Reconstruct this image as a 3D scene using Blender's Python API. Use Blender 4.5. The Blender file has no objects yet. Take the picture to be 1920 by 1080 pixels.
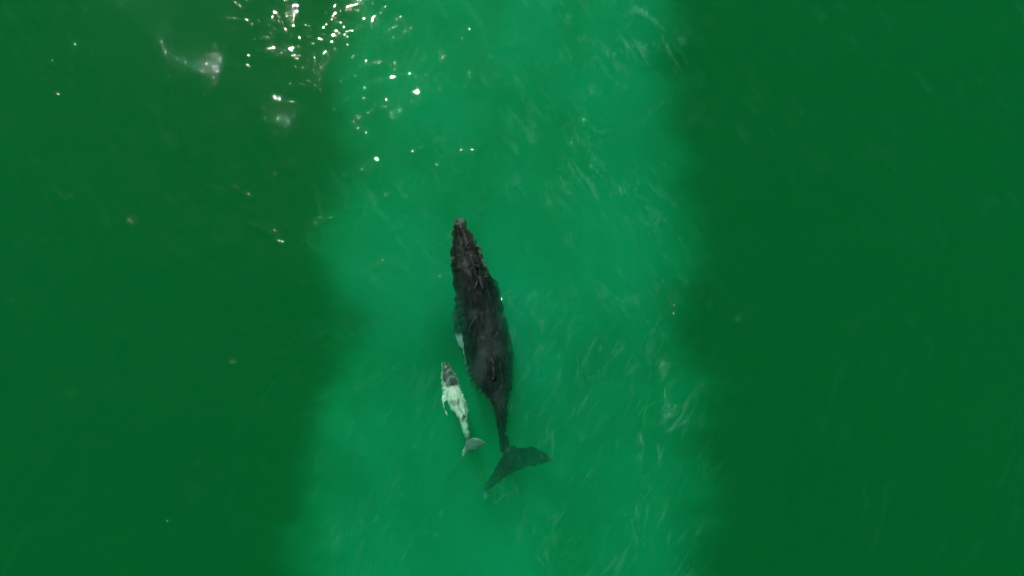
import bpy, bmesh, math, random
import numpy as np
from mathutils import Vector, Matrix, noise

R = math.radians
sc = bpy.context.scene
random.seed(7)

# ------------------------------------------------------------------ camera
TILT = R(14.0)                 # drone camera pitched a little forward of straight down
DIST = 48.0
SILT_D, SILT_IN, SILT_OUT = 0.21, 7.4, 11.2
LENS = 32.3
cam_loc = Vector((0.0, -DIST * math.sin(TILT), DIST * math.cos(TILT)))
cd = bpy.data.cameras.new('camera')
cam = bpy.data.objects.new('camera', cd)
sc.collection.objects.link(cam)
cam.location = cam_loc
cam.rotation_euler = (TILT, 0, 0)
cd.lens = LENS
cd.sensor_width = 36
cd.clip_start = 0.5
cd.clip_end = 5000
sc.camera = cam
CR = Matrix.Rotation(TILT, 3, 'X')


def ray(px, py):
    """direction of the view through a photograph pixel (1920 x 1080)"""
    k = 36.0 / LENS / 1920.0
    return (CR @ Vector(((px - 960) * k, (540 - py) * k, -1.0))).normalized()


def at(px, py, z=0.0):
    d = ray(px, py)
    t = (z - cam_loc.z) / d.z
    return cam_loc + d * t


# ------------------------------------------------------------------ sky and sun
GLINT = (600, -150)              # where the mirror image of the sun lies on flat water
d = ray(*GLINT)
sun_dir = Vector((d.x, d.y, -d.z)).normalized()
elev = math.asin(sun_dir.z)
azim = math.atan2(sun_dir.x, sun_dir.y)
world = bpy.data.worlds.new('World')
sc.world = world
world.use_nodes = True
wn = world.node_tree.nodes
sky = wn.new('ShaderNodeTexSky')
sky.sky_type = 'NISHITA'
sky.sun_disc = False
sky.sun_elevation = elev
sky.sun_rotation = azim
sky.air_density = 1.0
sky.dust_density = 0.6
world.node_tree.links.new(sky.outputs[0], wn['Background'].inputs[0])
wn['Background'].inputs[1].default_value = 0.05

sl = bpy.data.lights.new('sun', 'SUN')
sl.energy = 3.4
sl.angle = R(0.5)
sl.color = (1.0, 0.95, 0.88)
sun = bpy.data.objects.new('sun', sl)
sc.collection.objects.link(sun)
sun.rotation_euler = (-sun_dir).to_track_quat('-Z', 'Y').to_euler()
sun.location = (0, 0, 60)

sc.view_settings.view_transform = 'Standard'
sc.view_settings.look = 'None'
sc.view_settings.exposure = -0.03
sc.view_settings.gamma = 1
sc.render.engine = 'CYCLES'
sc.cycles.max_bounces = 8
sc.cycles.volume_bounces = 4
sc.cycles.transparent_max_bounces = 16
sc.cycles.diffuse_bounces = 3
sc.cycles.use_denoising = True
sc.cycles.use_adaptive_sampling = True
sc.cycles.adaptive_threshold = 0.03
sc.cycles.adaptive_min_samples = 16
sc.cycles.sample_clamp_indirect = 4.0


# ------------------------------------------------------------------ helpers
class Mat:
    def __init__(s, name):
        s.m = bpy.data.materials.new(name)
        s.m.use_nodes = True
        s.t = s.m.node_tree
        s.t.nodes.clear()
        s.out = s.n('OutputMaterial')

    def n(s, kind, **kw):
        nd = s.t.nodes.new('ShaderNode' + kind)
        for k, v in kw.items():
            if k in nd.inputs:
                nd.inputs[k].default_value = v
            else:
                setattr(nd, k, v)
        return nd

    def l(s, a, b):
        s.t.links.new(a, b)

    def noise(s, vec, scale, detail=4, rough=0.55, dist=0.0):
        nd = s.n('TexNoise')
        nd.inputs['Scale'].default_value = scale
        nd.inputs['Detail'].default_value = detail
        nd.inputs['Roughness'].default_value = rough
        nd.inputs['Distortion'].default_value = dist
        s.l(vec, nd.inputs['Vector'])
        return nd.outputs['Fac']

    def mapping(s, vec, scale=(1, 1, 1), rot=0.0, loc=(0, 0, 0)):
        nd = s.n('Mapping')
        nd.inputs['Scale'].default_value = scale
        nd.inputs['Rotation'].default_value = (0, 0, rot)
        nd.inputs['Location'].default_value = loc
        s.l(vec, nd.inputs['Vector'])
        return nd.outputs[0]

    def rotscale(s, vec, rot, scale):
        """turn first, then stretch"""
        return s.mapping(s.mapping(vec, rot=rot), scale=scale)

    def math(s, op, a, b=None, clamp=False):
        nd = s.n('Math')
        nd.operation = op
        nd.use_clamp = clamp
        for i, v in enumerate((a, b)):
            if v is None:
                continue
            if isinstance(v, (int, float)):
                nd.inputs[i].default_value = v
            else:
                s.l(v, nd.inputs[i])
        return nd.outputs[0]

    def remap(s, v, a, b, c=0.0, d=1.0):
        nd = s.n('MapRange')
        nd.interpolation_type = 'SMOOTHSTEP'
        s.l(v, nd.inputs[0])
        for i, q in enumerate((a, b, c, d)):
            nd.inputs[i + 1].default_value = q
        return nd.outputs[0]

    def mix(s, f, a, b):
        nd = s.n('Mix')
        nd.data_type = 'RGBA'
        for i, v in ((0, f), (6, a), (7, b)):
            if isinstance(v, (int, float)):
                nd.inputs[i].default_value = v
            elif isinstance(v, tuple):
                nd.inputs[i].default_value = (*v, 1)
            else:
                s.l(v, nd.inputs[i])
        return nd.outputs[2]


def link_mesh(name, me, mat, parent=None):
    o = bpy.data.objects.new(name, me)
    sc.collection.objects.link(o)
    if mat:
        me.materials.append(mat)
    if parent:
        o.parent = parent
    return o


def smooth(me):
    me.polygons.foreach_set('use_smooth', [True] * len(me.polygons))


# ------------------------------------------------------------------ sea bed
def axis(core, step, outer, growth=1.35):
    a = list(np.arange(-core, core + 1e-6, step))
    s, x = step, core
    while x < outer:
        s *= growth
        x += s
        a.append(x)
        a.insert(0, -x)
    return np.array(a)


def sand_depth(x, y):
    """a sandy bank running north-south, with deeper channels on both sides"""
    w = 1.1 * noise.noise(Vector((0.3, y * 0.07, 2.0))) + 0.5 * noise.noise(Vector((5.3, y * 0.2, 7.0)))
    t = (abs(x + 0.02 * y) - (7.5 + 2 * w)) / 6.0
    t = min(1.0, max(0.0, t))
    t = t * t * (3 - 2 * t)
    z = BANK + (DEEP - BANK) * t
    n1 = noise.noise(Vector((x * 0.12, y * 0.12, 4.0))) * 1.0
    n2 = noise.noise(Vector((x * 0.35, y * 0.3, 9.0))) * 0.35
    return z + n1 + n2


BANK, DEEP = -7.5, -13.0


def grid_mesh(name, xs, ys, fz):
    nx, ny = len(xs), len(ys)
    v = [(x, y, fz(x, y)) for y in ys for x in xs]
    f = [(j * nx + i, j * nx + i + 1, (j + 1) * nx + i + 1, (j + 1) * nx + i)
         for j in range(ny - 1) for i in range(nx - 1)]
    me = bpy.data.meshes.new(name)
    me.from_pydata(v, [], f)
    smooth(me)
    return me, nx, ny


me, _, _ = grid_mesh('seabed', axis(34, 0.8, 900), axis(28, 0.8, 900), sand_depth)
M = Mat('seabed_sand')
tc = M.n('TexCoord').outputs['Object']
sand = M.remap(M.noise(tc, 0.16, 5, 0.6, 0.4), 0.36, 0.62)
sepn = M.n('SeparateXYZ')
M.l(tc, sepn.inputs[0])
col = M.mix(sand, (0.30, 0.30, 0.22), (0.62, 0.60, 0.48))
# weed and silt in the deeper channels
deepf = M.remap(sepn.outputs['Z'], -10.0, -6.5, 1.0, 0.0)
col = M.mix(deepf, col, (0.05, 0.07, 0.04))
bs = M.n('BsdfDiffuse')
M.l(col, bs.inputs[0])
M.l(bs.outputs[0], M.out.inputs[0])
seabed = link_mesh('seabed', me, M.m)
seabed['kind'] = 'structure'


# ------------------------------------------------------------------ water body
def wave(x, y):
    fade = 1.0 / (1.0 + max(0.0, (abs(x) + abs(y) - 90)) / 40.0)
    z = 0.07 * noise.noise(Vector((x * 0.16, y * 0.22, 1.0)))
    z += 0.035 * noise.noise(Vector(((x * 0.8 + y * 0.35) * 0.6, (y - 0.3 * x) * 0.35, 3.0)))
    z += 0.010 * noise.noise(Vector((x * 1.3, y * 0.9, 8.0)))
    return z * fade


xs, ys = axis(34, 0.3, 880), axis(28, 0.3, 880)
me, nx, ny = grid_mesh('water', xs, ys, wave)
bm = bmesh.new()
bm.from_mesh(me)
be = [e for e in bm.edges if e.is_boundary]
r = bmesh.ops.extrude_edge_only(bm, edges=be)
bv = [g for g in r['geom'] if isinstance(g, bmesh.types.BMVert)]
for v in bv:
    v.co.z = -22.0
be2 = [e for e in bm.edges if e.is_boundary]
bmesh.ops.contextual_create(bm, geom=be2)
bmesh.ops.recalc_face_normals(bm, faces=bm.faces)
bm.to_mesh(me)
bm.free()

M = Mat('sea_water')
tc = M.n('TexCoord').outputs['Object']
sep = M.n('SeparateXYZ')
M.l(tc, sep.inputs[0])
# ripples: long crests leaning from upper left to lower right, finer chop riding on them
r1 = M.noise(M.rotscale(tc, R(28), (1.0, 0.45, 1)), 0.75, 2, 0.5, 0.6)
r2 = M.noise(M.rotscale(tc, R(-50), (1.0, 0.5, 1)), 3.2, 1, 0.5, 0.5)
r3 = M.math('MULTIPLY', M.noise(tc, 7.5, 2, 0.55), M.remap(M.noise(tc, 0.5, 2, 0.5), 0.48, 0.66))
gn = M.noise(tc, 0.34, 3, 0.6)
# gusts rough the surface in a few patches
for (px, py, rad, k) in ((735, 40, 2.6, .12), (725, 190, 3.0, .17), (770, 260, 1.8, .10), (715, 350, 2.2, .15), (800, 120, 2.0, .10), (712, 585, 1.0, .17), (1030, 575, 1.0, .12), (1060, 150, 1.2, .12), (300, 250, 7.0, -.10)):
    q = at(px, py, 0)
    dv = M.n('VectorMath', operation='DISTANCE')
    M.l(tc, dv.inputs[0])
    dv.inputs[1].default_value = (q.x, q.y, 0)
    gn = M.math('ADD', gn, M.remap(dv.outputs['Value'], 0.0, rad, k, 0.0))
gust = M.remap(gn, 0.50, 0.66, 0.20, 1.0)
h = M.math('ADD', M.math('MULTIPLY', r1, 0.055), M.math('MULTIPLY', M.math('ADD', M.math('MULTIPLY', r2, 0.070), M.math('MULTIPLY', r3, 0.078)), gust))
bump = M.n('Bump')
bump.inputs['Strength'].default_value = 1.0
bump.inputs['Distance'].default_value = 1.0
M.l(h, bump.inputs['Height'])
fr = M.n('Fresnel')
fr.inputs['IOR'].default_value = 1.33
M.l(bump.outputs[0], fr.inputs['Normal'])
gl = M.n('BsdfAnisotropic')
gl.inputs['Roughness'].default_value = 0.018
M.l(bump.outputs[0], gl.inputs['Normal'])
tr = M.n('BsdfTransparent')
mx = M.n('MixShader')
M.l(fr.outputs[0], mx.inputs[0])
M.l(tr.outputs[0], mx.inputs[1])
M.l(gl.outputs[0], mx.inputs[2])
# pale wisps painted as sky reflection along the ripples, thicker to the east
dn = M.n('TexNoise')
dn.inputs['Scale'].default_value = 0.35
dn.inputs['Detail'].default_value = 3
M.l(tc, dn.inputs['Vector'])
dm = M.n('VectorMath')
dm.operation = 'MULTIPLY_ADD'
M.l(dn.outputs['Color'], dm.inputs[0])
dm.inputs[1].default_value = (1.8, 1.8, 0)
M.l(tc, dm.inputs[2])
wv = dm.outputs[0]
wa = M.noise(M.rotscale(wv, R(24), (2.0, 0.46, 1)), 1.0, 6, 0.60, 0.45)
wb = M.noise(M.rotscale(wv, R(-30), (1.8, 0.48, 1)), 0.9, 6, 0.60, 0.45)
north = M.remap(sep.outputs['Y'], -6.0, 3.0)
w1 = M.math('ADD', M.math('MULTIPLY', wa, M.math('SUBTRACT', 1.0, north)), M.math('MULTIPLY', wb, north))
wisp = M.remap(w1, 0.50, 0.74)
fine = M.remap(M.noise(M.rotscale(wv, R(18), (3.6, 0.7, 1)), 2.2, 4, 0.65), 0.42, 0.72)
patch = M.remap(M.noise(tc, 0.16, 4, 0.6), 0.40, 0.64)
east = M.math('ADD', M.remap(sep.outputs['X'], -2.0, 7.0, 0.30, 1.0), 0.0)
east = M.math('MULTIPLY', east, M.remap(sep.outputs['Y'], 0.0, 11.0, 0.7, 1.25))
calm_e = M.remap(sep.outputs['X'], 7.6, 10.5, 1.0, 0.10)
calm_w = M.remap(sep.outputs['X'], -11.5, -8.5, 0.3, 1.0)
sheen_f = M.math('MULTIPLY', wisp, M.math('MULTIPLY', patch, M.math('MULTIPLY', east, M.math('MULTIPLY', calm_e, calm_w))))
sheen_f = M.math('MULTIPLY', sheen_f, M.math('ADD', M.math('MULTIPLY', fine, 0.75), 0.25))
# thin connected wavelet crests, painted pale as sky reflection
def crest(rot, sc_, st):
    n_ = M.noise(M.rotscale(wv, rot, st), sc_, 3, 0.55, 0.4)
    return M.remap(M.math('ABSOLUTE', M.math('SUBTRACT', n_, 0.5)), 0.0, 0.022, 1.0, 0.0)
cr = M.math('MAXIMUM', M.math('MULTIPLY', crest(R(-32), 0.75, (1.2, 0.55, 1)), M.math('ADD', M.math('MULTIPLY', north, 0.8), 0.2)),
            M.math('MULTIPLY', crest(R(26), 0.7, (1.3, 0.5, 1)), M.math('SUBTRACT', 1.0, M.math('MULTIPLY', north, 0.8))))
patch2 = M.remap(M.noise(tc, 0.55, 4, 0.6), 0.46, 0.66)
cr = M.math('MULTIPLY', M.math('MULTIPLY', cr, patch2), M.math('MULTIPLY', M.math('MULTIPLY', calm_e, calm_w), M.math('ADD', M.math('MULTIPLY', east, 0.5), 0.25)))
sheen_f = M.math('ADD', sheen_f, M.math('MULTIPLY', cr, M.math('ADD', M.math('MULTIPLY', fine, 0.35), 0.08)))
sheen_f = M.math('MULTIPLY', sheen_f, 0.42, clamp=True)
sheen_bsdf = M.n('BsdfDiffuse')
sheen_bsdf.inputs[0].default_value = (0.28, 0.85, 0.62, 1)
mf = M.n('MixShader')
M.l(sheen_f, mf.inputs[0])
M.l(mx.outputs[0], mf.inputs[1])
M.l(sheen_bsdf.outputs[0], mf.inputs[2])
M.l(mf.outputs[0], M.out.inputs[0])
vs = M.n('VolumeScatter')
vs.inputs['Color'].default_value = (0.02, 0.85, 0.34, 1)
vs.inputs['Density'].default_value = 0.083
vs.inputs['Anisotropy'].default_value = 0.0
va = M.n('VolumeAbsorption')
va.inputs['Color'].default_value = (0.0, 0.900, 0.715, 1)
va.inputs['Density'].default_value = 0.62
ad = M.n('AddShader')
M.l(vs.outputs[0], ad.inputs[0])
M.l(va.outputs[0], ad.inputs[1])
M.l(ad.outputs[0], M.out.inputs[1])

water = link_mesh('water', me, M.m)
water['kind'] = 'structure'


# ------------------------------------------------------------------ silt added over the sand bank to brighten the water
SX, SY, SZ = 15.0, 70.0, 5.6
bm = bmesh.new()
bmesh.ops.create_cube(bm, size=1.0, matrix=Matrix.Translation((0, 0, -0.35 - SZ / 2)) @ Matrix.Diagonal((2 * SX, SY, SZ, 1)))
me = bpy.data.meshes.new('added_silt_cloud')
bm.to_mesh(me)
bm.free()
M = Mat('added_silt')
tc = M.n('TexCoord').outputs['Object']
sep = M.n('SeparateXYZ')
M.l(tc, sep.inputs[0])
wob = M.math('MULTIPLY', M.math('SUBTRACT', M.noise(M.mapping(tc, scale=(0.45, 1, 0.5), loc=(3, 1.5, 0)), 0.20, 6, 0.66), 0.5), 10.0)
xx = M.math('ADD', M.math('ABSOLUTE', sep.outputs['X']), wob)
body_ = M.remap(xx, SILT_IN, SILT_OUT, 1.0, 0.0)
cl = M.remap(M.noise(M.rotscale(tc, R(-20), (1, 0.7, 0.6)), 0.22, 3, 0.55, 0.5), 0.32, 0.68, 0.65, 1.38)
den = M.math('MULTIPLY', M.math('MULTIPLY', body_, cl), SILT_D)
# silt thinned to imitate the whales' shade in the water, thickened for brighter spots
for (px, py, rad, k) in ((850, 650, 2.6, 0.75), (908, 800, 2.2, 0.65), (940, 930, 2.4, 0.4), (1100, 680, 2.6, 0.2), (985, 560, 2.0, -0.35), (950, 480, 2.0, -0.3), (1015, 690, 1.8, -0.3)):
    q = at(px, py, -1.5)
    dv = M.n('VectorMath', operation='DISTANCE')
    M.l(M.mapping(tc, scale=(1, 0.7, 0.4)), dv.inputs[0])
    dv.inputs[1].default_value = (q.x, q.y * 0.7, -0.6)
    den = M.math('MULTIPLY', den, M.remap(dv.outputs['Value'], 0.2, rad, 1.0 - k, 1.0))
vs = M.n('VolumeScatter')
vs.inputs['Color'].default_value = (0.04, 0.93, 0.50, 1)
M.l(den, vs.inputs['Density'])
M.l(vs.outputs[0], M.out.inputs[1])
M.m.cycles.volume_step_rate = 1.2 if hasattr(M.m, 'cycles') and hasattr(M.m.cycles, 'volume_step_rate') else 1
silt = link_mesh('added_silt_cloud', me, M.m)
silt['kind'] = 'stuff'


# ------------------------------------------------------------------ whale building
def catmull(P, t):
    n = len(P)
    i = min(int(t), n - 2)
    f = t - i
    p0, p1, p2, p3 = P[max(i - 1, 0)], P[i], P[i + 1], P[min(i + 2, n - 1)]
    return 0.5 * ((2 * p1) + (-p0 + p2) * f + (2 * p0 - 5 * p1 + 4 * p2 - p3) * f * f + (-p0 + 3 * p1 - 3 * p2 + p3) * f ** 3)


def add_tube(bm, rings):
    vr = []
    for ring in rings:
        vr.append([bm.verts.new(p) for p in ring])
    n = len(vr[0])
    for a, b in zip(vr, vr[1:]):
        for k in range(n):
            bm.faces.new((a[k], a[(k + 1) % n], b[(k + 1) % n], b[k]))
    bm.faces.new(vr[0][::-1])
    bm.faces.new(vr[-1])


def add_trunk(bm, st, per=6, aspect=0.85, nseg=40, flat=2.0, drop=0.0):
    """stations: (py, left px, right px, z of the top line, aspect)"""
    rows = []
    for (py, xl, xr, zt, asp) in st:
        zt += drop
        z = zt
        for _ in range(3):
            L, Rr = at(xl, py, z), at(xr, py, z)
            a = (Rr - L).length / 2
            z = zt - a * asp
        c = (L + Rr) / 2
        rows.append(np.array([c.x, c.y, c.z, a, a * asp]))
    rings = []
    T = (len(rows) - 1) * per
    for k in range(T + 1):
        x, y, z, a, b = catmull(rows, k / per)
        a, b = max(a, 0.03), max(b, 0.03)
        ring = []
        for s in range(nseg):
            th = 2 * math.pi * s / nseg
            cx, sx = math.cos(th), math.sin(th)
            e = 2.0 / flat
            ring.append((x + a * math.copysign(abs(cx) ** e, cx), y, z + b * math.copysign(abs(sx) ** e, sx)))
        rings.append(ring)
    add_tube(bm, rings)
    return rows


def add_blade(bm, secs, per=4, nseg=20):
    """wing-like blade: (leading px, leading py, trailing px, trailing py, z, half thickness)"""
    rows = []
    for (ax, ay, bx, by, z, th) in secs:
        A, B = at(ax, ay, z), at(bx, by, z)
        rows.append(np.array([A.x, A.y, A.z, B.x, B.y, B.z, th]))
    rings = []
    T = (len(rows) - 1) * per
    for k in range(T + 1):
        v = catmull(rows, k / per)
        A, B, th = v[:3], v[3:6], max(v[6], 0.02)
        ring = []
        for s in range(nseg):
            an = 2 * math.pi * s / nseg
            u = 0.5 - 0.5 * math.cos(an)
            p = A + (B - A) * u
            q = math.sin(an) * th * (1.15 - 0.6 * u)
            ring.append((p[0], p[1], p[2] + q))
        rings.append(ring)
    add_tube(bm, rings)


def add_blob(bm, c, r, seg=8):
    m = Matrix.Translation(c) @ Matrix.Diagonal((*r, 1))
    bmesh.ops.create_uvsphere(bm, u_segments=seg * 2, v_segments=seg, radius=1.0, matrix=m)


def fuse(name, bm, voxel, iters, wobble, wscale, rag=0.0):
    """one continuous skin over all the overlapping shapes"""
    me0 = bpy.data.meshes.new(name + '_src')
    bmesh.ops.recalc_face_normals(bm, faces=bm.faces)
    bm.to_mesh(me0)
    bm.free()
    tmp = bpy.data.objects.new('tmp', me0)
    sc.collection.objects.link(tmp)
    md = tmp.modifiers.new('r', 'REMESH')
    md.mode = 'VOXEL'
    md.voxel_size = voxel
    sm = tmp.modifiers.new('s', 'SMOOTH')
    sm.iterations = iters
    sm.factor = 0.5
    dg = bpy.context.evaluated_depsgraph_get()
    me = bpy.data.meshes.new_from_object(tmp.evaluated_get(dg))
    me.name = name
    bpy.data.objects.remove(tmp)
    bpy.data.meshes.remove(me0)
    nv = len(me.vertices)
    co = np.empty(nv * 3)
    me.vertices.foreach_get('co', co)
    co = co.reshape(-1, 3)
    no = np.empty(nv * 3)
    me.vertices.foreach_get('normal', no)
    no = no.reshape(-1, 3)
    for i in range(nv):
        p = Vector(co[i]) * wscale
        w = noise.noise(p) + 0.5 * noise.noise(p * 2.3)
        co[i] += no[i] * (w * wobble)
        if rag:
            y_ = co[i][1] + 0.5 * noise.noise(Vector((co[i][0] * .3, co[i][1] * 0.8, 5)))
            e = 0.7 * noise.noise(Vector((co[i][0] * 0.9, y_ * 1.7, 3.0))) + 0.8 * noise.noise(Vector((co[i][0] * 1.5, y_ * 5.0, 8.0))) + 0.6 * noise.noise(Vector((co[i][0] * 2, y_ * 9, 2.0)))
            hn = math.hypot(no[i][0], no[i][1])
            e += 1.2 * max(0.0, -no[i][1]) * (noise.noise(Vector((co[i][0] * 3.4, 0.3, 9.0))) + 0.8 * noise.noise(Vector((co[i][0] * 8.0, 0.3, 4.0))))
            co[i][0] += no[i][0] * hn * e * rag
            co[i][1] += no[i][1] * hn * e * rag
    me.vertices.foreach_set('co', co.ravel())
    me.update()
    smooth(me)
    return me, co, no


def paint(me, fn, co, no):
    """two skin pigment channels as a point attribute: pale marking, brown tinge"""
    at_ = me.attributes.new('pigment', 'FLOAT_COLOR', 'POINT')
    buf = np.zeros((len(co), 4), dtype=np.float32)
    for i in range(len(co)):
        a, b, c = fn(co[i], no[i])
        buf[i] = (a, b, c, 1)
    at_.data.foreach_set('color', buf.ravel())


def to_px(p):
    q = CR.transposed() @ (Vector(p) - cam_loc)
    k = 36.0 / LENS / 1920.0
    return 960 + q.x / -q.z / k, 540 - q.y / -q.z / k


def sstep(a, b, x):
    t = min(1.0, max(0.0, (x - a) / (b - a)))
    return t * t * (3 - 2 * t)


# ------------------------------------------------------------------ adult whale
A_ST = [  # py, left, right, top z, aspect
    (411, 855, 870, -0.30, 0.75), (414, 852, 874, -0.14, 0.75), (427, 850, 877, -0.03, 0.72), (445, 847.5, 889, 0.05, 0.66), (470, 845.5, 902, 0.10, 0.62),
    (490, 845.5, 909, 0.13, 0.62), (510, 847, 917, 0.17, 0.64), (530, 849.5, 928, 0.20, 0.68), (550, 852, 936, 0.17, 0.74),
    (570, 853, 942, 0.14, 0.80), (590, 856, 947, 0.12, 0.84), (612, 862, 952, 0.11, 0.86), (635, 866, 958, 0.11, 0.88),
    (660, 868, 962, 0.10, 0.88), (685, 872, 963, 0.09, 0.90), (708, 879, 962, 0.08, 0.92), (725, 891, 960, 0.04, 0.98),
    (745, 908, 955, -0.03, 1.15), (760, 920, 952, -0.09, 1.35), (780, 928, 951, -0.20, 1.55), (800, 932, 950, -0.36, 1.6),
    (820, 936, 951, -0.55, 1.4), (838, 939, 955, -0.75, 0.9), (855, 941, 962, -0.92, 0.45), (872, 944, 964, -1.05, 0.25), (884, 948, 962, -1.12, 0.2)]
bm = bmesh.new()
add_trunk(bm, A_ST, drop=-0.22)
zf = -1.12
# flukes: right lobe spread to the east, left lobe swept back and dipping
add_blade(bm, [(944, 842, 949, 893, zf, 0.20), (956, 836, 957, 892, zf, 0.19), (968, 839, 966, 884, zf - .06, 0.16), (980, 839.5, 977, 880, zf - .12, 0.13),
               (993, 838, 990, 877, zf - 0.38, 0.11), (1007, 841, 1004, 874, zf - 0.49, 0.09), (1020, 847, 1015, 870, zf - 0.57, 0.07),
               (1031, 854, 1026, 867, zf - 0.57, 0.055), (1038, 860, 1034, 866, zf - 0.57, 0.045), (1042, 867, 1039, 867, zf - 0.57, 0.03)])
add_blade(bm, [(943, 848, 964, 876, zf, 0.20), (937.5, 858, 961, 886, zf, 0.19), (933, 868, 953, 893, zf - .06, 0.16), (927.5, 879, 945, 899, zf - .14, 0.13),
               (921, 890, 936, 904, zf - 0.42, 0.11), (913, 901, 927, 910, zf - 0.53, 0.09), (907, 912, 920, 918, zf - 0.61, 0.075),
               (904.5, 923, 916, 927, zf - 0.61, 0.06), (905, 933, 915, 935, zf - 0.57, 0.05), (909, 940, 912, 940, zf - 0.53, 0.03)])
# left flipper folded back along the flank
add_blade(bm, [(862, 548, 866, 585, -1.25, 0.17), (853, 566, 864, 592, -1.2, 0.15), (849, 584, 860, 602, -1.2, 0.12), (849, 602, 861, 617, -1.1, 0.10),
               (850, 619, 867, 630, -0.95, 0.09), (853, 633, 873, 643, -0.85, 0.08), (858, 645, 875, 653, -0.85, 0.07), (865, 656, 876, 661, -0.9, 0.06), (871, 668, 876, 670, -1.0, 0.04)])
# right flipper tucked under, only its shoulder showing
add_blade(bm, [(922, 520, 920, 560, -1.3, 0.17), (933, 527, 930, 566, -1.35, 0.15), (939, 548, 932, 580, -1.7, 0.12), (941, 575, 932, 600, -2.2, 0.10), (940, 605, 932, 618, -2.7, 0.07)])
# dorsal fin: a low hooked nub on its hump
for (px, py, z, r) in ((925, 690, -0.16, (0.20, 0.50, 0.12)), (926, 698, -0.16, (0.13, 0.34, 0.17)), (927, 704, -0.08, (0.08, 0.18, 0.14)), (927, 709, -0.02, (0.04, 0.10, 0.08))):
    add_blob(bm, at(px, py, z), r)
# knuckles along the tail stock ridge
for k, (px, py, z) in enumerate(((930, 722, 0.02), (934, 734, -0.03), (937, 746, -0.08), (939, 758, -0.17), (940, 769, -0.28), (941, 781, -0.44))):
    add_blob(bm, at(px, py, z), (0.06, 0.22, 0.02))
# median ridge and tubercles of the rostrum
for k in range(16):
    t = k / 15
    add_blob(bm, at(864 + 31 * t, 424 + 98 * t, -0.09 + 0.16 * t), (0.09, 0.30, 0.05))
tub = []
rnd = random.Random(3)
for k in range(11):
    t = k / 10
    for side in (-1, 1):
        y = 418 + 88 * t
        cx = 863 + 20 * t
        hw = 10 + 21 * t
        tub.append((cx + side * hw * 0.80 + rnd.uniform(-1, 1), y + rnd.uniform(-2, 2), -0.08 + 0.02 * t))
        if k % 2:
            tub.append((cx + side * hw * 0.42 + rnd.uniform(-1, 1), y + rnd.uniform(-3, 3), 0.0 + 0.10 * t))
for (px, py, z) in tub:
    rr = rnd.uniform(0.035, 0.065)
    add_blob(bm, at(px, py, z), (rr, rr, rr), 5)
bmesh.ops.translate(bm, verts=bm.verts, vec=(0, 0, 0))
me, co, no = fuse('humpback_whale', bm, 0.055, 3, 0.030, 1.8, 0.10)


def adult_pig(p, n):
    px, py = to_px(p)
    v = Vector(p)
    nz = noise.noise(v * 1.6)
    nf = noise.noise(v * 4.5)
    pale = 0.0
    # pale outer half of the left flipper
    if px < 878 and 600 < py < 690 and p[2] < -0.7 and px < 868 + (py - 640) * 0.12:
        pale = max(pale, 0.48 * sstep(622, 634, py) * sstep(-0.6, -0.1, nz * 0.5 + nf * 0.3 + 0.1))
    # white scarring at the fluke tips
    if py > 836 and p[2] < -0.8:
        pale = max(pale, 0.40 * sstep(914, 934, py) + 0.25 * sstep(895, 925, py) * sstep(-0.1, 0.4, nf))
        pale = max(pale, 0.30 * sstep(1005, 1034, px) * sstep(-0.15, 0.35, nf))
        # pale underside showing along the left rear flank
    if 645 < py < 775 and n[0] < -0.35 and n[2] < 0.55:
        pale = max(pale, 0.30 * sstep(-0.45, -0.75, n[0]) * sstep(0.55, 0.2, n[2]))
    # scraped pale lip on the right of the head
    if 425 < py < 500 and n[0] > 0.35:
        pale = max(pale, 0.38 * sstep(0.5, 0.85, n[0]) * sstep(-0.3, 0.25, nf))
    # barnacled snout tip
    pale = max(pale, 0.22 * sstep(424, 412, py) * sstep(-0.3, 0.3, nf))
    brown = sstep(640, 440, py) if py < 700 else 0
    # broad soft mottling of the back, with wet sheen patches painted in
    mott_sheen = 0.45 + 0.75 * noise.noise(Vector((p[0] * 0.9, p[1] * 0.5, 4)))
    for (mx_, my_, mr, ms) in ((888, 591, 9, .5), (915, 607, 11, .35), (938, 655, 15, .45), (893, 712, 14, .45), (880, 485, 12, .3), (903, 640, 16, .2)):
        mott_sheen += 1.4 * ms * math.exp(-((px - mx_) ** 2 + ((py - my_) * .7) ** 2) / mr ** 2)
    if py > 820:
        mott_sheen = 0.5
    return pale, brown, mott_sheen


paint(me, adult_pig, co, no)

M = Mat('whale_skin_dark')
tc = M.n('TexCoord').outputs['Object']
pg = M.n('Attribute', attribute_name='pigment')  # third channel holds the mottling with painted sheen patches
sp = M.n('SeparateColor')
M.l(pg.outputs['Color'], sp.inputs[0])
streak = M.remap(M.noise(M.rotscale(tc, R(-11), (2.6, 0.42, 1)), 2.0, 6, 0.68, 1.2), 0.46, 0.68)  # lengthwise skin streaks, strengthened to paint in wet highlights
spots = M.remap(M.noise(tc, 5.5, 4, 0.6), 0.56, 0.75)
dark = M.mix(sp.outputs[1], (0.004, 0.008, 0.007), (0.006, 0.006, 0.005))
lite = M.mix(sp.outputs[1], (0.034, 0.046, 0.042), (0.040, 0.039, 0.035))
f = M.math('ADD', M.math('MULTIPLY', streak, 0.75), M.math('MULTIPLY', M.remap(sp.outputs[2], 0.40, 1.2), 1.1))
c = M.mix(f, dark, lite)
c = M.mix(M.math('MULTIPLY', spots, 0.22), c, (0.09, 0.088, 0.08))
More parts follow.
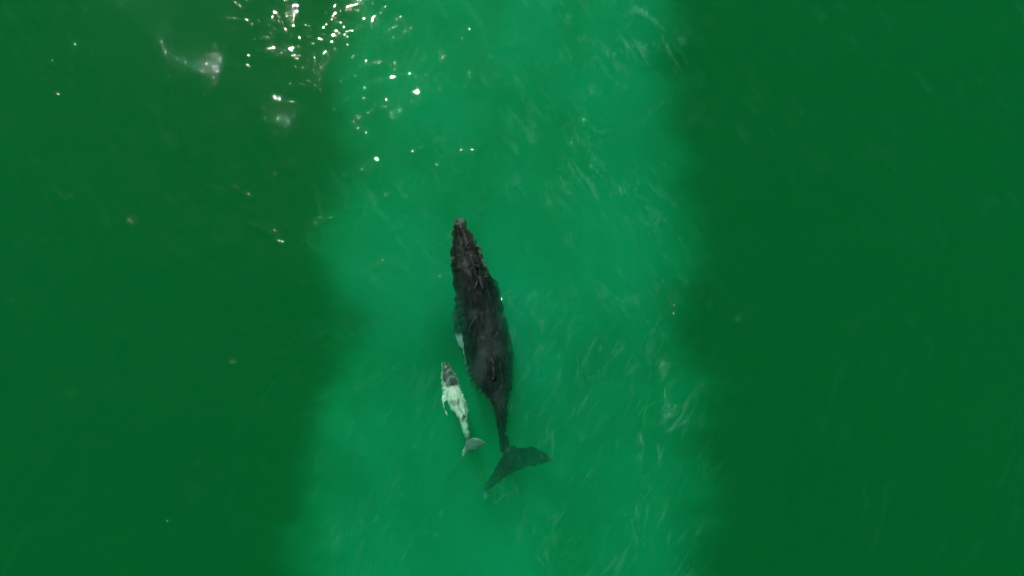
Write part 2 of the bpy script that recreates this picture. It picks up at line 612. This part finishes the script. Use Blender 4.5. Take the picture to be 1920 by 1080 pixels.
# thin pale rake scars
scar = M.noise(M.rotscale(tc, R(31), (5.0, 0.35, 1)), 2.0, 3, 0.5, 1.0)
c = M.mix(M.math('MULTIPLY', M.remap(scar, 0.66, 0.74), 0.55), c, (0.16, 0.16, 0.15))
c = M.mix(sp.outputs[0], c, (0.62, 0.66, 0.62))
b = M.n('Bump')
b.inputs['Strength'].default_value = 0.35
b.inputs['Distance'].default_value = 0.10
M.l(M.math('ADD', M.noise(M.rotscale(tc, R(-11), (2.0, 0.5, 1)), 2.6, 5, 0.6), M.math('MULTIPLY', spots, 0.15)), b.inputs['Height'])
pb = M.n('BsdfPrincipled')
pb.inputs['Roughness'].default_value = 0.42
pb.inputs['Specular IOR Level'].default_value = 0.08
M.l(c, pb.inputs['Base Color'])
M.l(b.outputs[0], pb.inputs['Normal'])
M.l(pb.outputs[0], M.out.inputs[0])
SKIN = M.m

# origin of the animal at its middle
def put_origin(me, origin):
    me.transform(Matrix.Translation(-origin))


org = at(905, 620, -1.2)
root = bpy.data.objects.new('humpback_whale', None)
sc.collection.objects.link(root)
root.location = org
root['label'] = 'large dark adult humpback whale swimming just under the green water'
root['category'] = 'whale'
put_origin(me, org)
body = link_mesh('body', me, SKIN, root)


def simple(name, rgb, rough=0.6):
    m = Mat(name)
    t = m.n('TexCoord').outputs['Object']
    p = m.n('BsdfPrincipled')
    p.inputs['Roughness'].default_value = rough
    nz = m.remap(m.noise(t, 14, 4, 0.6), 0.3, 0.7)
    m.l(m.mix(nz, tuple(0.65 * q for q in rgb), rgb), p.inputs['Base Color'])
    m.l(p.outputs[0], m.out.inputs[0])
    return m.m


# blowhole: two slits behind a raised splash guard
def blowhole(parent, org, cx, cy, z, s, mat, hole):
    bm = bmesh.new()
    c0 = at(cx, cy, z)
    for side in (-1, 1):
        for k in range(9):
            t = k / 8
            p = c0 + Vector((side * s * (0.05 + 0.22 * t), s * (0.28 - 0.75 * t), -0.03 * t * s))
            add_blob(bm, p - org, (0.07 * s * (1 - .3 * t), 0.10 * s, 0.06 * s), 5)
    me = bpy.data.meshes.new('blowhole')
    bm.to_mesh(me)
    bm.free()
    smooth(me)
    g = link_mesh('blowhole', me, mat, parent)
    bm = bmesh.new()
    for side in (-1, 1):
        for k in range(5):
            t = k / 4
            p = c0 + Vector((side * s * (0.03 + 0.10 * t), s * (0.05 - 0.38 * t), 0.02 * s))
            add_blob(bm, p - org, (0.035 * s, 0.07 * s, 0.03 * s), 4)
    me = bpy.data.meshes.new('nostril')
    bm.to_mesh(me)
    bm.free()
    smooth(me)
    link_mesh('nostril', me, hole, g)


wet = simple('blowhole_rim', (0.045, 0.05, 0.048), 0.4)
hole = simple('nostril_dark', (0.01, 0.01, 0.01), 0.7)
blowhole(root, org, 898, 528, 0.06, 0.75, wet, hole)

# barnacle crust on the snout and jaw edge
bm = bmesh.new()
rnd = random.Random(11)
depth_ok = []
from mathutils.bvhtree import BVHTree
tree = BVHTree.FromPolygons([Vector(v.co) + org for v in body.data.vertices],
                            [tuple(p.vertices) for p in body.data.polygons])


def on_skin(px, py):
    d = ray(px, py)
    h = tree.ray_cast(cam_loc, d)
    return h[0], h[1]


def barn(bm, px, py, r):
    p, n = on_skin(px, py)
    if p is None:
        return
    q = n.to_track_quat('Z', 'Y').to_matrix().to_4x4()
    m = Matrix.Translation(p - org) @ q @ Matrix.Diagonal((r, r, r * 0.6, 1))
    bmesh.ops.create_cone(bm, cap_ends=True, segments=8, radius1=1.0, radius2=0.5, depth=1.4, matrix=m)


for (cx, cy, n, sp_, rr) in ((855, 417, 14, 3.0, .05), (869, 414, 16, 3.2, .05), (862, 418, 10, 3, .045), (848, 459, 8, 2.2, .05), (848, 487, 9, 2.2, .05),
                            (902, 471, 10, 2.6, .045), (906, 488, 12, 2.6, .045), (909, 499, 8, 2.4, .04), (867, 456, 5, 2, .04), (889, 446, 6, 2.2, .045), (912, 512, 6, 3, .04)):
    for k in range(n):
        barn(bm, cx + rnd.gauss(0, sp_ * .6), cy + rnd.gauss(0, sp_), rr * rnd.uniform(0.5, 1.2))
me = bpy.data.meshes.new('barnacle_crust')
bm.to_mesh(me)
bm.free()
bar = link_mesh('barnacle_crust', me, simple('barnacle', (0.22, 0.20, 0.16), 0.8), root)
bar['kind'] = 'stuff'

# ------------------------------------------------------------------ calf
C_ST = [
    (680, 831, 836, -0.34, 0.7), (683, 829, 839.5, -0.25, 0.7), (690, 828, 845, -0.17, 0.68), (700, 827, 852.5, -0.12, 0.66), (711, 827, 858, -0.08, 0.68), (722, 828, 862, -0.05, 0.74),
    (734, 830, 867, -0.04, 0.80), (745, 833, 870.5, -0.04, 0.84), (756, 838, 872, -0.05, 0.88), (767, 844, 873.5, -0.08, 0.92), (778, 851, 875, -0.12, 1.0),
    (789, 858, 877.5, -0.18, 1.15), (799, 863, 879, -0.25, 1.25), (809, 868, 880, -0.34, 1.3), (818, 872.5, 880.5, -0.44, 1.2), (826, 875, 881, -0.54, 0.9), (835, 875.5, 882, -0.62, 0.5), (842, 877, 882, -0.66, 0.3)]
bm = bmesh.new()
add_trunk(bm, C_ST, drop=-0.34)
zc = -0.92
add_blade(bm, [(876, 824, 877, 845, zc, 0.06), (883, 822, 882, 844, zc, 0.055), (890, 820, 889, 842, zc, 0.05), (897, 820.5, 896, 839, zc, 0.045),
               (903, 823, 902, 836, zc, 0.04), (908, 827, 907, 833, zc, 0.035), (911, 831, 909.5, 832, zc, 0.03)])
add_blade(bm, [(876, 825, 884, 838, zc, 0.06), (873.5, 832, 881, 842, zc, 0.055), (870, 838, 878.5, 846, zc, 0.05), (867, 844, 875.5, 850, zc, 0.045),
               (865, 850, 872, 854, zc, 0.04), (865.5, 855, 869.5, 857, zc, 0.03)])
add_blade(bm, [(836, 738, 838, 752, -0.6, 0.07), (829.5, 743, 833.5, 756, -0.6, 0.06), (828.5, 752, 833.5, 763, -0.6, 0.055), (830.5, 762, 836, 770, -0.6, 0.05), (834.5, 772, 838.5, 777, -0.6, 0.04), (839, 781, 840, 781, -0.6, 0.03)])
add_blade(bm, [(868, 738, 866, 752, -0.6, 0.07), (873, 748, 870, 760, -0.7, 0.055), (876, 760, 872, 768, -0.8, 0.05), (877, 770, 874, 776, -0.9, 0.035)])
for (px, py, z, r) in ((869, 772, -0.49, (0.05, 0.16, 0.05)), (869.5, 776, -0.46, (0.03, 0.10, 0.06)), (870, 778, -0.43, (0.02, 0.05, 0.04))):
    add_blob(bm, at(px, py, z), r, 5)
for k in range(8):
    t = k / 7
    add_blob(bm, at(834 + 11 * t, 688 + 24 * t, -0.56 + 0.10 * t), (0.04, 0.10, 0.04), 5)
me, co, no = fuse('whale_calf', bm, 0.028, 3, 0.012, 5.0, 0.09)


def calf_pig(p, n):
    px, py = to_px(p)
    v = Vector(p)
    nz = noise.noise(v * 2.4)
    nf = noise.noise(v * 7.0)
    ns = noise.noise(Vector((p[0] * 7, p[1] * 2.2, 1.5)))
    # grey head with a darker saddle round the blowhole, pale back, grey flukes
    edge = 721 + 9 * nz * 2 + (850 - px) * 0.25
    pale = sstep(edge - 6, edge + 6, py)
    sad = math.exp(-(((px - 849.5) / 7.0) ** 2 + ((py - 717) / 7.5) ** 2) ** 1.5)
    pale = max(0.0, pale - 0.85 * sad)
    pale += 0.26 * (1 - pale) * sstep(-0.2, 0.4, nf) * sstep(712, 690, py)
    ring = math.exp(-(((math.hypot((px - 849.5) / 1.0, (py - 717) / 1.1) - 10.5) / 2.0) ** 2))
    pale = max(pale, 0.22 * ring)
    # dark flecks and streaks down the right of the back
    fl = sstep(0.10, 0.40, ns) * math.exp(-((px - (862 + (py - 755) * 0.25)) / 8) ** 2) * sstep(728, 748, py) * sstep(800, 778, py)
    pale -= 0.6 * fl
    pale -= 0.5 * sstep(0.0, 0.45, noise.noise(Vector((p[0] * 5.0, p[1] * 2.6, 7.0)))) * sstep(730, 750, py)
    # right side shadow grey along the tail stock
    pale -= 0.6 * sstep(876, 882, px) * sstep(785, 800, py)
    fk = sstep(806, 826, py)
    pale = pale * (1 - fk) + fk * (0.14 + 0.35 * sstep(828, 820, py) * sstep(884, 890, px) + 0.55 * sstep(874, 867, px) * sstep(0.0, 0.4, 0.3 + nz))
    # pale jaw edge on the left
    if py < 722:
        pale = max(pale, 0.65 * sstep(-0.45, -0.8, n[0]))
        pale = max(pale, 0.45 * sstep(0.55, 0.9, n[0]))
    return max(0.0, min(1.0, pale)), 0.0, 0.5 + 0.5 * nz


paint(me, calf_pig, co, no)
M = Mat('whale_skin_pale')
tc = M.n('TexCoord').outputs['Object']
pg = M.n('Attribute', attribute_name='pigment')
sp = M.n('SeparateColor')
M.l(pg.outputs['Color'], sp.inputs[0])
m1 = M.remap(M.noise(M.rotscale(tc, R(-14), (1.8, 0.7, 1)), 4.0, 5, 0.6, 0.6), 0.3, 0.7)
gr = M.mix(m1, (0.025, 0.035, 0.030), (0.09, 0.105, 0.095))
wh = M.mix(m1, (0.60, 0.70, 0.54), (0.90, 0.97, 0.78))
c = M.mix(sp.outputs[0], gr, wh)
pb = M.n('BsdfPrincipled')
pb.inputs['Roughness'].default_value = 0.5
pb.inputs['Specular IOR Level'].default_value = 0.25
M.l(c, pb.inputs['Base Color'])
b = M.n('Bump')
b.inputs['Strength'].default_value = 0.35
b.inputs['Distance'].default_value = 0.05
M.l(m1, b.inputs['Height'])
M.l(b.outputs[0], pb.inputs['Normal'])
M.l(pb.outputs[0], M.out.inputs[0])

corg = at(855, 750, -0.5)
calf = bpy.data.objects.new('whale_calf', None)
sc.collection.objects.link(calf)
calf.location = corg
calf['label'] = 'small pale whale calf with grey head swimming beside the dark adult'
calf['category'] = 'whale calf'
put_origin(me, corg)
link_mesh('body', me, M.m, calf)
blowhole(calf, corg, 848.5, 716, -0.38, 0.32, simple('calf_blowhole_rim', (0.13, 0.14, 0.135), 0.4), hole)
